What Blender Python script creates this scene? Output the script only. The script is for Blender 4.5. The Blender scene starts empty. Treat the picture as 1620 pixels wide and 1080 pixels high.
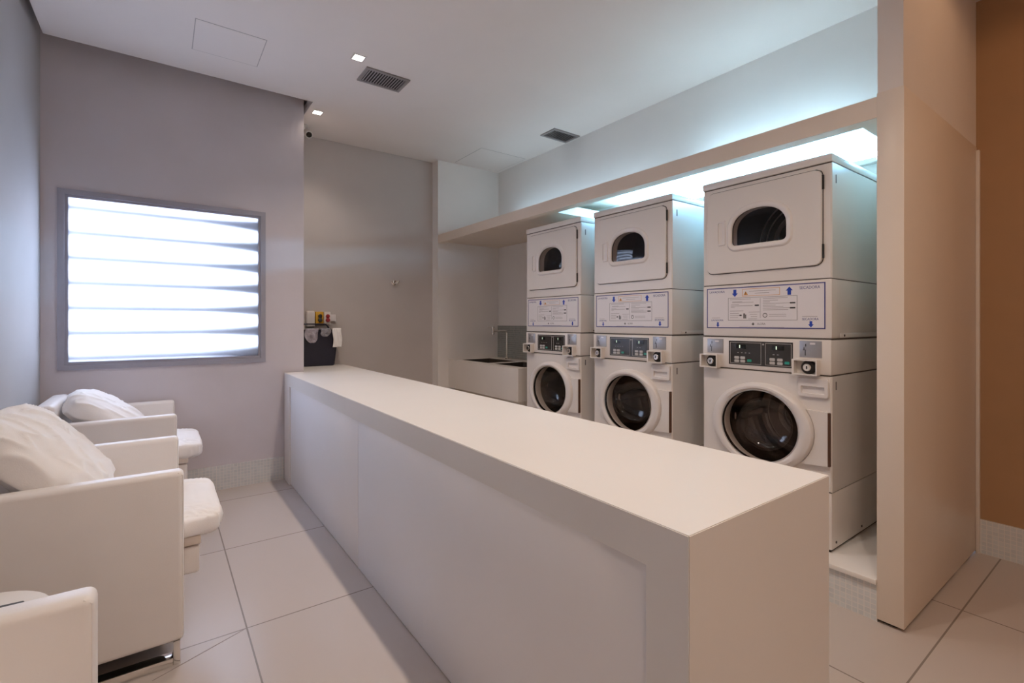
import bpy, bmesh, math, random
from mathutils import Vector, Matrix, noise

random.seed(7)
S = bpy.context.scene
COL = S.collection
PI = math.pi
R = math.radians

# ------------------------------------------------------------------ camera
cd = bpy.data.cameras.new('camera')
cam = bpy.data.objects.new('camera', cd)
COL.objects.link(cam)
cd.sensor_width = 36
cd.sensor_fit = 'HORIZONTAL'
cd.lens = 765.9 / 1620 * 36
cd.shift_y = -30 / 1620
cd.clip_start = 0.02
cam.location = (0, 0, 1.333)
cam.rotation_euler = (R(90), 0, -R(35.98))
S.camera = cam

# ------------------------------------------------------------------ world, exposure
S.view_settings.view_transform = 'Standard'
S.view_settings.look = 'None'
S.view_settings.gamma = 1
S.view_settings.use_curve_mapping = False
S.view_settings.exposure = 0.23
W = bpy.data.worlds.new('daylight')
S.world = W
W.use_nodes = True
bgn = W.node_tree.nodes['Background']
bgn.inputs[0].default_value = (0.62, 0.74, 1.0, 1)
bgn.inputs[1].default_value = 1.0
S.cycles.use_denoising = True
S.cycles.sample_clamp_indirect = 6.0
S.cycles.max_bounces = 10
S.cycles.diffuse_bounces = 8
S.cycles.caustics_reflective = False
S.cycles.caustics_refractive = False


def area_light(name, loc, rot, sx, sy, power, col):
    ld = bpy.data.lights.new(name, 'AREA')
    ld.shape = 'RECTANGLE'
    ld.size, ld.size_y = sx, sy
    ld.energy, ld.color = power, col
    o = bpy.data.objects.new(name, ld)
    o.location, o.rotation_euler = loc, rot
    COL.objects.link(o)
    return o


# daylight standing outside the louvred window, shining in through the frosted pane
DAY_POWER = 380
area_light('daylight', (-0.30, 6.0, 2.0), (R(90), 0, R(180)), 2.6, 2.6, DAY_POWER, (0.66, 0.75, 1.0))
WARM = (1.0, 0.83, 0.69)
AMBER = (1.0, 0.60, 0.33)
SPOT_POWER = 45        # the row of ceiling downlights above the counter
AMBER_POWER = 19       # the warmer downlights over the passage on the right, and an added fill lamp
TUBE_STRENGTH = 195
COVE_STRENGTH = 29     # cool fluorescent tubes over the machines


# ------------------------------------------------------------------ materials
def mat(name, col, rough=0.5, metal=0.0, spec=0.5, var=0.0, scale=6.0, bump=0.0, bscale=40.0, coat=0.0, emit=None, estr=0.0):
    m = bpy.data.materials.new(name)
    m.use_nodes = True
    nt = m.node_tree
    b = nt.nodes['Principled BSDF']
    b.inputs['Base Color'].default_value = (*col, 1)
    b.inputs['Roughness'].default_value = rough
    b.inputs['Metallic'].default_value = metal
    b.inputs['Specular IOR Level'].default_value = spec
    b.inputs['Coat Weight'].default_value = coat
    if emit:
        b.inputs['Emission Color'].default_value = (*emit, 1)
        b.inputs['Emission Strength'].default_value = estr
    tc = nt.nodes.new('ShaderNodeTexCoord')
    if var:
        n = nt.nodes.new('ShaderNodeTexNoise')
        n.inputs['Scale'].default_value = scale
        n.inputs['Detail'].default_value = 4
        nt.links.new(tc.outputs['Object'], n.inputs['Vector'])
        r = nt.nodes.new('ShaderNodeValToRGB')
        r.color_ramp.elements[0].position = 0.3
        r.color_ramp.elements[1].position = 0.7
        r.color_ramp.elements[0].color = (*[max(0, c * (1 - var)) for c in col], 1)
        r.color_ramp.elements[1].color = (*[min(1, c * (1 + var)) for c in col], 1)
        nt.links.new(n.outputs['Fac'], r.inputs['Fac'])
        nt.links.new(r.outputs['Color'], b.inputs['Base Color'])
    if bump:
        n2 = nt.nodes.new('ShaderNodeTexNoise')
        n2.inputs['Scale'].default_value = bscale
        n2.inputs['Detail'].default_value = 3
        nt.links.new(tc.outputs['Object'], n2.inputs['Vector'])
        bp = nt.nodes.new('ShaderNodeBump')
        bp.inputs['Strength'].default_value = bump
        bp.inputs['Distance'].default_value = 0.002
        nt.links.new(n2.outputs['Fac'], bp.inputs['Height'])
        nt.links.new(bp.outputs['Normal'], b.inputs['Normal'])
    return m


def tile_mat(name, c1, c2, grout, w, h, gap, rough, plane, off=(0, 0), spec=0.5, bump=0.3):
    """square tiles laid without offset; plane 'xy', 'xz' or 'yz'"""
    m = bpy.data.materials.new(name)
    m.use_nodes = True
    nt = m.node_tree
    b = nt.nodes['Principled BSDF']
    b.inputs['Roughness'].default_value = rough
    b.inputs['Specular IOR Level'].default_value = spec
    tc = nt.nodes.new('ShaderNodeTexCoord')
    sp = nt.nodes.new('ShaderNodeSeparateXYZ')
    cb = nt.nodes.new('ShaderNodeCombineXYZ')
    nt.links.new(tc.outputs['Object'], sp.inputs[0])
    for i, ax in enumerate(plane):
        ad = nt.nodes.new('ShaderNodeMath')
        ad.operation = 'ADD'
        ad.inputs[1].default_value = off[i]
        nt.links.new(sp.outputs['XYZ'.index(ax.upper())], ad.inputs[0])
        nt.links.new(ad.outputs[0], cb.inputs[i])
    br = nt.nodes.new('ShaderNodeTexBrick')
    br.offset = 0.0
    br.inputs['Color1'].default_value = (*c1, 1)
    br.inputs['Color2'].default_value = (*c2, 1)
    br.inputs['Mortar'].default_value = (*grout, 1)
    br.inputs['Scale'].default_value = 1
    br.inputs['Mortar Size'].default_value = gap
    br.inputs['Mortar Smooth'].default_value = 0.1
    br.inputs['Brick Width'].default_value = w
    br.inputs['Row Height'].default_value = h
    nt.links.new(cb.outputs[0], br.inputs['Vector'])
    nt.links.new(br.outputs['Color'], b.inputs['Base Color'])
    bp = nt.nodes.new('ShaderNodeBump')
    bp.invert = True
    bp.inputs['Strength'].default_value = bump
    bp.inputs['Distance'].default_value = 0.001
    nt.links.new(br.outputs['Fac'], bp.inputs['Height'])
    nt.links.new(bp.outputs['Normal'], b.inputs['Normal'])
    return m


def glass_mat(name, tint, rough=0.03, ior=1.5, boost=1.0):
    m = bpy.data.materials.new(name)
    m.use_nodes = True
    nt = m.node_tree
    nt.nodes.remove(nt.nodes['Principled BSDF'])
    out = nt.nodes['Material Output']
    t = nt.nodes.new('ShaderNodeBsdfTransparent')
    t.inputs[0].default_value = (*tint, 1)
    g = nt.nodes.new('ShaderNodeBsdfGlossy')
    g.inputs['Roughness'].default_value = rough
    lw = nt.nodes.new('ShaderNodeLayerWeight')
    lw.inputs[0].default_value = 0.5
    pw = nt.nodes.new('ShaderNodeMath')
    pw.operation = 'POWER'
    pw.inputs[1].default_value = 4
    f = nt.nodes.new('ShaderNodeMath')
    f.operation = 'MULTIPLY_ADD'
    f.inputs[1].default_value = 0.8
    f.inputs[2].default_value = ((ior - 1) / (ior + 1)) ** 2 * 1.4
    nt.links.new(lw.outputs['Facing'], pw.inputs[0])
    nt.links.new(pw.outputs[0], f.inputs[0])
    mx = nt.nodes.new('ShaderNodeMixShader')
    nt.links.new(f.outputs[0], mx.inputs[0])
    nt.links.new(t.outputs[0], mx.inputs[1])
    nt.links.new(g.outputs[0], mx.inputs[2])
    nt.links.new(mx.outputs[0], out.inputs[0])
    return m


def frosted_mat(name, col):
    m = bpy.data.materials.new(name)
    m.use_nodes = True
    nt = m.node_tree
    nt.nodes.remove(nt.nodes['Principled BSDF'])
    out = nt.nodes['Material Output']
    t = nt.nodes.new('ShaderNodeBsdfTranslucent')
    t.inputs[0].default_value = (*col, 1)
    d = nt.nodes.new('ShaderNodeBsdfDiffuse')
    d.inputs[0].default_value = (0.7, 0.72, 0.75, 1)
    mx = nt.nodes.new('ShaderNodeMixShader')
    mx.inputs[0].default_value = 0.15
    nt.links.new(t.outputs[0], mx.inputs[1])
    nt.links.new(d.outputs[0], mx.inputs[2])
    nt.links.new(mx.outputs[0], out.inputs[0])
    return m


def emit_mat(name, col, strength):
    m = bpy.data.materials.new(name)
    m.use_nodes = True
    nt = m.node_tree
    nt.nodes.remove(nt.nodes['Principled BSDF'])
    e = nt.nodes.new('ShaderNodeEmission')
    e.inputs[0].default_value = (*col, 1)
    e.inputs[1].default_value = strength
    nt.links.new(e.outputs[0], nt.nodes['Material Output'].inputs[0])
    return m


M = dict(
    wall_grey=mat('grey wall paint', (0.62, 0.58, 0.61), 0.75, var=0.03, scale=2.5, bump=0.05, bscale=160),
    wall_left=mat('pale grey wall paint', (0.44, 0.43, 0.435), 0.7, var=0.03, scale=2.5, bump=0.05, bscale=160),
    wall_back=mat('warm grey wall paint', (0.54, 0.50, 0.48), 0.75, var=0.03, scale=2.5, bump=0.05, bscale=160),
    wall_white=mat('white wall paint', (0.80, 0.775, 0.75), 0.7, var=0.02, scale=2.5, bump=0.05, bscale=160),
    wall_brown=mat('brown wall paint', (0.40, 0.235, 0.12), 0.7, var=0.04, scale=3, bump=0.08, bscale=200),
    ceiling=mat('ceiling paint', (0.78, 0.725, 0.695), 0.85, var=0.015, scale=2),
    laminate=mat('off white laminate', (0.74, 0.69, 0.635), 0.42, var=0.02, scale=3),
    beige_laminate=mat('beige laminate', (0.75, 0.645, 0.54), 0.30, var=0.02, scale=3),
    upper_paint=mat('off white paint', (0.74, 0.67, 0.61), 0.6, var=0.02, scale=3),
    counter=mat('white solid surface', (0.80, 0.775, 0.75), 0.30, var=0.012, scale=3, spec=0.4),
    counter_panel=mat('white front panel', (0.87, 0.86, 0.88), 0.38, var=0.012, scale=2),
    enamel=mat('white enamel', (0.73, 0.685, 0.645), 0.32, var=0.012, scale=4),
    plastic=mat('white plastic', (0.72, 0.68, 0.66), 0.35, var=0.01, scale=5),
    dark=mat('dark gap', (0.02, 0.017, 0.016), 0.7),
    seam=mat('dark seam and gap shade', (0.10, 0.085, 0.08), 0.7),  # dark tone of seams and screws, also painted shade of the door gap
    black_panel=mat('dark keypad film', (0.035, 0.032, 0.030), 0.25),
    lcd=mat('display black', (0.008, 0.008, 0.008), 0.12),
    lcd_digit=emit_mat('display digit', (0.85, 1.0, 0.75), 1.2),
    key_white=mat('key white', (0.50, 0.48, 0.46), 0.4),
    key_green=mat('key green', (0.02, 0.30, 0.22), 0.4),
    rule_grey=mat('keypad outline', (0.42, 0.39, 0.36), 0.4),
    steel=mat('brushed steel plate', (0.42, 0.41, 0.42), 0.38, metal=0.7, var=0.05, scale=30),
    chrome=mat('chrome', (0.80, 0.78, 0.76), 0.12, metal=1.0),
    drum=mat('drum steel', (0.34, 0.29, 0.26), 0.20, metal=1.0, var=0.3, scale=9),
    dryer_drum=mat('dryer drum', (0.075, 0.065, 0.068), 0.45, metal=0.2, var=0.1, scale=10),
    drum_band=mat('dryer drum seam', (0.85, 0.76, 0.68), 0.4, metal=0.0),
    sign=mat('sign white', (0.74, 0.71, 0.72), 0.4),
    ink_blue=mat('ink blue', (0.012, 0.05, 0.40), 0.45),
    ink_navy=mat('ink navy', (0.06, 0.06, 0.22), 0.45),
    ink_grey=mat('ink grey', (0.20, 0.18, 0.18), 0.5),
    ink_light=mat('ink pale grey', (0.40, 0.36, 0.36), 0.5),
    ink_black=mat('ink black', (0.03, 0.03, 0.03), 0.5),
    ink_orange=mat('ink orange', (0.65, 0.30, 0.06), 0.5),
    leather=mat('white leather', (0.80, 0.765, 0.74), 0.42, var=0.02, scale=5, bump=0.12, bscale=260),
    cloth=mat('white cotton', (0.86, 0.84, 0.83), 0.85, var=0.015, scale=9, bump=0.25, bscale=300, spec=0.2),
    frame=mat('grey aluminium', (0.36, 0.36, 0.42), 0.45, metal=0.25, var=0.03, scale=8),
    slat=mat('grey louvre', (0.24, 0.28, 0.36), 0.5),
    vent=mat('vent grey', (0.30, 0.275, 0.27), 0.5, metal=0.2),
    camera_white=mat('camera white', (0.70, 0.67, 0.63), 0.4),
    bin=mat('navy black plastic', (0.012, 0.012, 0.030), 0.42, var=0.1, scale=20),
    yellow=mat('yellow plastic', (0.62, 0.34, 0.02), 0.45),
    red=mat('red plastic', (0.35, 0.02, 0.03), 0.45),
    grout=mat('grout', (0.27, 0.23, 0.21), 0.8),
    joint=mat('hatch joint', (0.42, 0.385, 0.37), 0.8),
    sink=mat('sink bowl', (0.10, 0.085, 0.075), 0.30, metal=0.6),
    wood=mat('pale board', (0.72, 0.64, 0.57), 0.5, var=0.05, scale=12),
)
M['floor'] = tile_mat('porcelain floor', (0.52, 0.46, 0.42), (0.50, 0.445, 0.41), (0.24, 0.205, 0.18), 0.9, 0.9, 0.0035, 0.27, 'xy', (0.595, 0.31), spec=0.45, bump=0.15)
MC = ((0.66, 0.68, 0.68), (0.60, 0.62, 0.63), (0.74, 0.72, 0.70))
M['mosaic_y'] = tile_mat('white mosaic along the window wall', *MC, 0.024, 0.024, 0.002, 0.2, 'xz')
M['mosaic_x'] = tile_mat('white mosaic facing the counter', *MC, 0.024, 0.024, 0.002, 0.2, 'yz')
M['splash'] = tile_mat('grey green mosaic', (0.30, 0.32, 0.30), (0.25, 0.27, 0.26), (0.42, 0.41, 0.38), 0.024, 0.024, 0.002, 0.2, 'yz')
M['pane'] = frosted_mat('frosted glass', (0.93, 0.95, 0.96))
M['dark_glass'] = glass_mat('smoked glass', (0.72, 0.68, 0.68), 0.02, 1.45)
M['clear'] = glass_mat('door glass', (0.76, 0.72, 0.69), 0.03, 1.5)
M['film'] = glass_mat('thin plastic film', (0.75, 0.74, 0.78), 0.25, 1.6)
M['tube'] = emit_mat('fluorescent', (0.30, 0.74, 1.18), TUBE_STRENGTH)
M['cove'] = emit_mat('cove fluorescent', (0.50, 0.80, 1.0), COVE_STRENGTH)
M['cove_dim'] = emit_mat('dim cove fluorescent', (0.54, 0.80, 1.0), COVE_STRENGTH * .36)
M['led'] = emit_mat('downlight diffuser', (1.0, 0.93, 0.84), 14)


# ------------------------------------------------------------------ mesh helpers
def add_box(bm, x0, x1, y0, y1, z0, z1, bev=0.0, seg=2):
    t = bmesh.new()
    bmesh.ops.create_cube(t, size=1)
    for v in t.verts:
        v.co = Vector(((x0 + x1) / 2 + v.co.x * (x1 - x0), (y0 + y1) / 2 + v.co.y * (y1 - y0), (z0 + z1) / 2 + v.co.z * (z1 - z0)))
    if bev:
        bmesh.ops.bevel(t, geom=t.edges[:], offset=bev, segments=seg, profile=0.5, affect='EDGES')
    merge(bm, t)


def merge(bm, t, mx=None):
    if mx:
        t.transform(mx)
    me = bpy.data.meshes.new('tmp')
    t.to_mesh(me)
    t.free()
    bm.from_mesh(me)
    bpy.data.meshes.remove(me)


def loft(bm, loops, cap0=False, cap1=False, closed=True):
    rows = [[bm.verts.new(p) for p in L] for L in loops]
    n = len(rows[0])
    for a, b in zip(rows, rows[1:]):
        for i in range(n if closed else n - 1):
            j = (i + 1) % n
            bm.faces.new((a[i], a[j], b[j], b[i]))
    if cap0:
        bm.faces.new(list(reversed(rows[0])))
    if cap1:
        bm.faces.new(rows[-1])
    return rows


def add_tube(bm, pts, r, n=12, caps=True):
    pts = [Vector(p) for p in pts]
    loops = []
    prev = None
    for i, p in enumerate(pts):
        if i == 0:
            d = pts[1] - pts[0]
        elif i == len(pts) - 1:
            d = pts[-1] - pts[-2]
        else:
            d = (pts[i + 1] - p).normalized() + (p - pts[i - 1]).normalized()
        d.normalize()
        if prev is None:
            u = d.orthogonal().normalized()
        else:
            u = (prev - d * prev.dot(d)).normalized()
        prev = u
        v = d.cross(u)
        rr = r[i] if isinstance(r, (list, tuple)) else r
        loops.append([p + (u * math.cos(2 * PI * k / n) + v * math.sin(2 * PI * k / n)) * rr for k in range(n)])
    loft(bm, loops, caps, caps)


def add_lathe(bm, prof, n=48, axis='y', c=(0, 0, 0), caps=True):
    """prof: list of (radius, along); axis y or z"""
    loops = []
    for r, t in prof:
        L = []
        for k in range(n):
            a = 2 * PI * k / n
            if axis == 'y':
                L.append((c[0] + r * math.cos(a), c[1] + t, c[2] + r * math.sin(a)))
            elif axis == 'x':
                L.append((c[0] + t, c[1] + r * math.cos(a), c[2] + r * math.sin(a)))
            else:
                L.append((c[0] + r * math.cos(a), c[1] + r * math.sin(a), c[2] + t))
        loops.append(L)
    loft(bm, loops, caps and prof[0][0] > 1e-5, caps and prof[-1][0] > 1e-5)


def prism(bm, pts, y0, y1):
    """2-D outline in (x, z) pushed from y0 to y1"""
    loft(bm, [[(x, y0, z) for x, z in pts], [(x, y1, z) for x, z in pts]], True, True)


def rrect(x0, x1, z0, z1, r, n=6):
    P = []
    for cx, cz, a0 in ((x1 - r, z0 + r, -90), (x1 - r, z1 - r, 0), (x0 + r, z1 - r, 90), (x0 + r, z0 + r, 180)):
        for k in range(n + 1):
            a = R(a0 + 90 * k / n)
            P.append((cx + r * math.cos(a), cz + r * math.sin(a)))
    return P


def obj(name, bm, m, parent=None, loc=None, smooth=True, ang=32):
    bmesh.ops.recalc_face_normals(bm, faces=bm.faces[:])
    if smooth:
        for f in bm.faces:
            f.smooth = True
        for e in bm.edges:
            if len(e.link_faces) == 2 and e.calc_face_angle(0) > R(ang):
                e.smooth = False
    me = bpy.data.meshes.new(name)
    bm.to_mesh(me)
    bm.free()
    me.materials.append(M[m] if isinstance(m, str) else m)
    o = bpy.data.objects.new(name, me)
    COL.objects.link(o)
    if parent:
        o.parent = parent
    if loc:
        o.location = loc
    return o


def box(name, x0, x1, y0, y1, z0, z1, m, parent=None, bev=0.0):
    bm = bmesh.new()
    add_box(bm, x0, x1, y0, y1, z0, z1, bev)
    return obj(name, bm, m, parent)


def tag(o, label=None, cat=None, group=None, kind=None):
    if label:
        o['label'] = label
    if cat:
        o['category'] = cat
    if group:
        o['group'] = group
    if kind:
        o['kind'] = kind
    return o


def empty(name, loc, label, cat, group=None, rz=0):
    o = bpy.data.objects.new(name, None)
    o.empty_display_size = 0.1
    o.location = loc
    o.rotation_euler = (0, 0, rz)
    COL.objects.link(o)
    return tag(o, label, cat, group)


def structure(o, label, cat):
    return tag(o, label, cat, None, 'structure')


def copy_tree(o, parent=None):
    c = o.copy()
    COL.objects.link(c)
    if parent:
        c.parent = parent
    for ch in [x for x in bpy.data.objects if x.parent == o]:
        copy_tree(ch, c)
    return c


def text(name, body, size, m, parent, loc, rot=(R(90), 0, 0), align='LEFT', extrude=0.0002, sx=1.0):
    cu = bpy.data.curves.new(name, 'FONT')
    cu.body = body
    cu.size = size
    cu.align_x = align
    cu.align_y = 'CENTER'
    cu.extrude = extrude
    cu.resolution_u = 3
    t = bpy.data.objects.new('tmp_text', cu)
    COL.objects.link(t)
    dg = bpy.context.evaluated_depsgraph_get()
    me = bpy.data.meshes.new_from_object(t.evaluated_get(dg))
    bpy.data.objects.remove(t)
    bpy.data.curves.remove(cu)
    me.name = name
    me.transform(Matrix.Diagonal((sx, 1, 1, 1)))
    me.materials.clear()
    me.materials.append(M[m])
    o = bpy.data.objects.new(name, me)
    COL.objects.link(o)
    o.parent = parent
    o.location, o.rotation_euler = loc, rot
    return o


# ------------------------------------------------------------------ room shell
XL, XR, YB, YF, ZC = -0.655, 3.85, 5.14, -2.6, 3.2
WY = 4.5          # window wall
AX = 3.42         # back of the machine alcove
structure(box('floor', XL - .1, XR + .1, YF - .1, YB + .1, -0.1, 0, 'floor'), 'large beige porcelain floor tiles with a satin sheen', 'floor')
g = bmesh.new()
add_box(g, -0.0018, 0.0018, -0.36, 0, -0.002, 0.0006)
gl = obj('trim_6', g, 'grout', None, (0.304, 2.391, 0))
gl.rotation_euler = (0, 0, R(-66))
structure(gl, 'slanting cut joint across a floor tile beside the armchairs', 'floor joint')

bm = bmesh.new()
add_box(bm, XL + .04, XR + .1, YF - .1, 4.31, ZC, ZC + .08)
add_box(bm, 1.045, XR + .1, 4.31, YB - .012, ZC, ZC + .08)
add_box(bm, XL - .1, XR + .1, YF - .1, YB + .1, ZC + .22, ZC + .32)
structure(obj('ceiling', bm, 'ceiling'), 'smooth pale plaster ceiling with a slot along the window wall', 'ceiling')

structure(box('wall_left', XL - .12, XL, YF - .1, WY + .12, 0, ZC + .25, 'wall_left'), 'pale blue grey wall behind the armchairs', 'wall')
structure(box('wall_front', XL - .1, XR + .1, YF - .12, YF, 0, ZC + .25, 'wall_white'), 'warm wall behind the camera', 'wall')
structure(box('wall_right', XR, XR + .12, YF - .1, 0.70, 0, ZC + .25, 'wall_brown'), 'brown wall at the far right past the white partition', 'wall')
structure(box('wall_back', 0.9, 2.60, YB, YB + .12, 0, ZC + .25, 'wall_back'), 'warm grey wall behind the far end of the counter', 'wall')

wx0, wx1, wz0, wz1 = -0.57, 0.712, 1.004, 2.253
bm = bmesh.new()
add_box(bm, XL, 1.015, WY, WY + .12, 0, wz0)
add_box(bm, XL, 1.015, WY, WY + .12, wz1, ZC + .25)
add_box(bm, XL, wx0, WY, WY + .12, wz0, wz1)
add_box(bm, wx1, 1.015, WY, WY + .12, wz0, wz1)
add_box(bm, 0.90, 1.015, WY + .12, YB, 0, ZC + .25)
structure(obj('wall_window', bm, 'wall_grey'), 'grey wall holding the bright louvred window', 'wall')

bm = bmesh.new()
add_box(bm, AX, AX + .1, 0.70, YB + .1, 0, ZC + .25)
add_box(bm, 2.58, AX, 5.0, YB + .1, 0, ZC + .02)
structure(obj('wall_alcove', bm, 'wall_white'), 'white walls lining the alcove of the machines', 'wall')

# partition closing the alcove on the right
p = structure(box('wall_partition', 2.58, XR, 0.692, 0.79, 0.015, 2.352, 'beige_laminate', None, 0.0015), 'white laminate partition standing right of the machines', 'wall')
structure(box('wall_partition_upper', 2.583, XR, 0.695, 0.788, 2.352, ZC + .02, 'upper_paint'), 'painted wall above the white partition', 'wall')
structure(box('trim_1', 2.600, XR, 0.722, 0.775, 0, 0.015, 'dark'), 'dark strip standing in for the shadow gap under the white partition', 'trim')  # dark colour painted in for the shade under the panel
structure(box('trim_2', 3.822, 3.849, 0.676, 0.692, 0.0, 2.33, 'upper_paint', None, 0.002), 'narrow pale corner strip where the partition meets the brown wall', 'trim')

# header beam with the soffit over the sink and the open cove over the machines
bm = bmesh.new()
add_box(bm, 2.58, 2.665, 0.79, 5.0, 2.245, 2.338)
add_box(bm, 2.665, AX, 0.79, 0.872, 2.245, 2.338)
add_box(bm, 2.665, AX, 3.08, 5.0, 2.262, 2.338)
add_box(bm, 2.90, AX, 0.79, 5.0, 2.42, 2.44)
add_box(bm, 2.90, 2.92, 0.79, 5.0, 2.345, 2.42)
add_box(bm, 2.60, 2.92, 0.79, 5.0, 2.331, 2.345)
structure(obj('trim_3', bm, 'beige_laminate'), 'long white header beam over the machines and the sink', 'beam')

# raised platform
pl = structure(box('platform', 2.585, AX, 0.79, 5.0, 0.0, 0.165, 'mosaic_x'), 'raised platform under the machines with a mosaic front', 'platform')
box('platform_top', 2.568, AX, 0.79, 5.0, 0.168, 0.19, 'counter', pl, 0.003)

structure(box('baseboard_window', XL, 0.853, WY - .012, WY, 0, 0.19, 'mosaic_y'), 'white mosaic baseboard under the window', 'baseboard')
structure(box('baseboard_right', XR - .012, XR, YF, 0.676, 0, 0.195, 'mosaic_x'), 'white mosaic baseboard of the brown wall', 'baseboard')
structure(box('trim_4', 3.408, AX, 3.5, 5.0, 0.905, 1.295, 'splash'), 'grey mosaic backsplash above the sink', 'tiling')

# ------------------------------------------------------------------ window
w = empty('window_1', ((wx0 + wx1) / 2, WY, wz0), 'bright frosted window with louvres behind grey aluminium frame', 'window')
w['kind'] = 'structure'
ox, oz = (wx0 + wx1) / 2, wz0


def ring_prism(bm, x0, x1, z0, z1, t, y0, y1, tb=None):
    a = [(x0, z0), (x1, z0), (x1, z1), (x0, z1)]
    tb = tb or t
    b = [(x0 + t, z0 + tb), (x1 - t, z0 + tb), (x1 - t, z1 - t), (x0 + t, z1 - t)]
    loops = [[(x, y, z) for x, z in q] for q, y in ((a, y1), (a, y0), (b, y0), (b, y1))]
    loft(bm, loops)
    loft(bm, [loops[3], loops[0]])


bm = bmesh.new()
hw = (wx1 - wx0) / 2
ring_prism(bm, -hw, hw, 0, wz1 - wz0, 0.036, -0.012, 0.05)
obj('window_frame', bm, 'frame', w, smooth=False)
bm = bmesh.new()
ring_prism(bm, -hw + .036, hw - .036, 0.036, wz1 - wz0 - .036, 0.018, 0.002, 0.04)
obj('sash', bm, 'frame', w, smooth=False)
box('pane', -hw + .05, hw - .05, 0.018, 0.022, 0.05, wz1 - wz0 - .05, 'pane', w)
bm = bmesh.new()
pz0, pz1 = 0.05, wz1 - wz0 - .05
for k in range(7):
    zz = pz1 - (0.062 + 0.15 * k) * (pz1 - pz0)
    # each louvre bar stands off the glass on the left and is widened rightwards to broaden its shade band on the pane
    loops = []
    for x, hz, yy in ((-hw + .02, .030, .060), (hw * .30, .031, .056), (hw * .62, .038, .052), (hw - .035, .052, .046)):
        loops.append([(x, yy, zz - hz), (x, yy + .007, zz - hz), (x, yy + .007, zz + hz), (x, yy, zz + hz)])
    bm = bmesh.new()
    loft(bm, loops, True, True)
    obj('louvre', bm, 'slat', w, smooth=False)
# unseen post added outside to shade the right edge of the pane
box('shade_post', hw - .012, hw + .02, 0.12, 0.42, -0.02, wz1 - wz0 + .02, 'slat', w)

# ------------------------------------------------------------------ downlights
def downlight(x, y, label, col, power, group, angle=126, blend=1.0):
    o = empty('downlight', (x, y, ZC), label, 'ceiling light', group)
    bm = bmesh.new()
    ring_prism(bm, -0.045, 0.045, -0.045, 0.045, 0.011, -0.0, 0.003)
    f = obj('trim_ring', bm, 'camera_white', o, smooth=False)
    f.rotation_euler = (R(90), 0, 0)
    f.location = (0, 0, -0.003)
    box('diffuser', -0.034, 0.034, -0.034, 0.034, -0.0022, 0.0, 'led', o)
    ld = bpy.data.lights.new('lamp', 'SPOT')
    ld.energy, ld.color = power, col
    ld.spot_size, ld.spot_blend = R(angle), blend
    ld.shadow_soft_size = 0.03
    lo = bpy.data.objects.new('lamp', ld)
    lo.location = (0, 0, -0.02)
    lo.parent = o
    COL.objects.link(lo)
    return o


G = 'square downlights along the counter'
downlight(1.13, 3.40, 'small lit square downlight beside the long ceiling vent', WARM, SPOT_POWER, G)
downlight(1.13, 4.50, 'small lit square downlight by the corner of the window wall', WARM, SPOT_POWER * .5, G)
for y in (2.3, 1.2, 0.1):
    downlight(1.13, y, 'square ceiling downlight above the near part of the counter', WARM, SPOT_POWER, G, 158 if y < 1 else 124)
G2 = 'warm downlights over the right passage'
for x, y, pw in ((2.45, -1.5, 0.55), (2.95, 0.05, 0.34), (0.6, -1.9, 1.0)):  # the last one is a fill lamp added behind the camera
    downlight(x, y, 'unseen warm square downlight, over the right passage and as fill behind the camera', AMBER, AMBER_POWER * pw, G2, 172, 0.3)


downlight(-0.2, -1.0, 'added warm fill lamp in the ceiling over the armchair side behind the camera', WARM, 30, G2, 172, 0.3)  # added fill, brightens the counter front, window wall and armchairs


# fluorescent tubes behind the machines
def tube_light(y0, y1, z, label, group, m='tube', x=AX):
    o = empty('fluorescent_tube', (x, (y0 + y1) / 2, z), label, 'tube light', group)
    h = (y1 - y0) / 2
    box('housing', -0.05, 0, -h, h, -0.03, 0.0, 'plastic', o, 0.004)
    bm = bmesh.new()
    add_tube(bm, [(-0.03, -h + .02, 0.022), (-0.03, h - .02, 0.022)], 0.013, 12)
    obj('tube', bm, m, o)
    for s in (-1, 1):
        bm = bmesh.new()
        add_box(bm, -0.045, -0.012, s * (h - .02) - .012, s * (h - .02) + .012, 0.0, 0.04, 0.003)
        obj('socket', bm, 'plastic', o)


tube_light(0.80, 2.00, 2.30, 'lit fluorescent tube on the wall behind the machine by the partition', 'fluorescent tubes behind the machines')
tube_light(2.01, 3.01, 2.30, 'lit fluorescent tube on the wall above the two farther machines', 'fluorescent tubes behind the machines')
tube_light(1.05, 2.25, 2.47, 'cool cove tube hidden above the header beam, nearer the partition', 'cove tubes above the header beam', 'cove', 3.24)
tube_light(2.45, 4.65, 2.47, 'dimmer cove tube hidden above the header beam, towards the sink corner', 'cove tubes above the header beam', 'cove_dim', 3.24)


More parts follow.
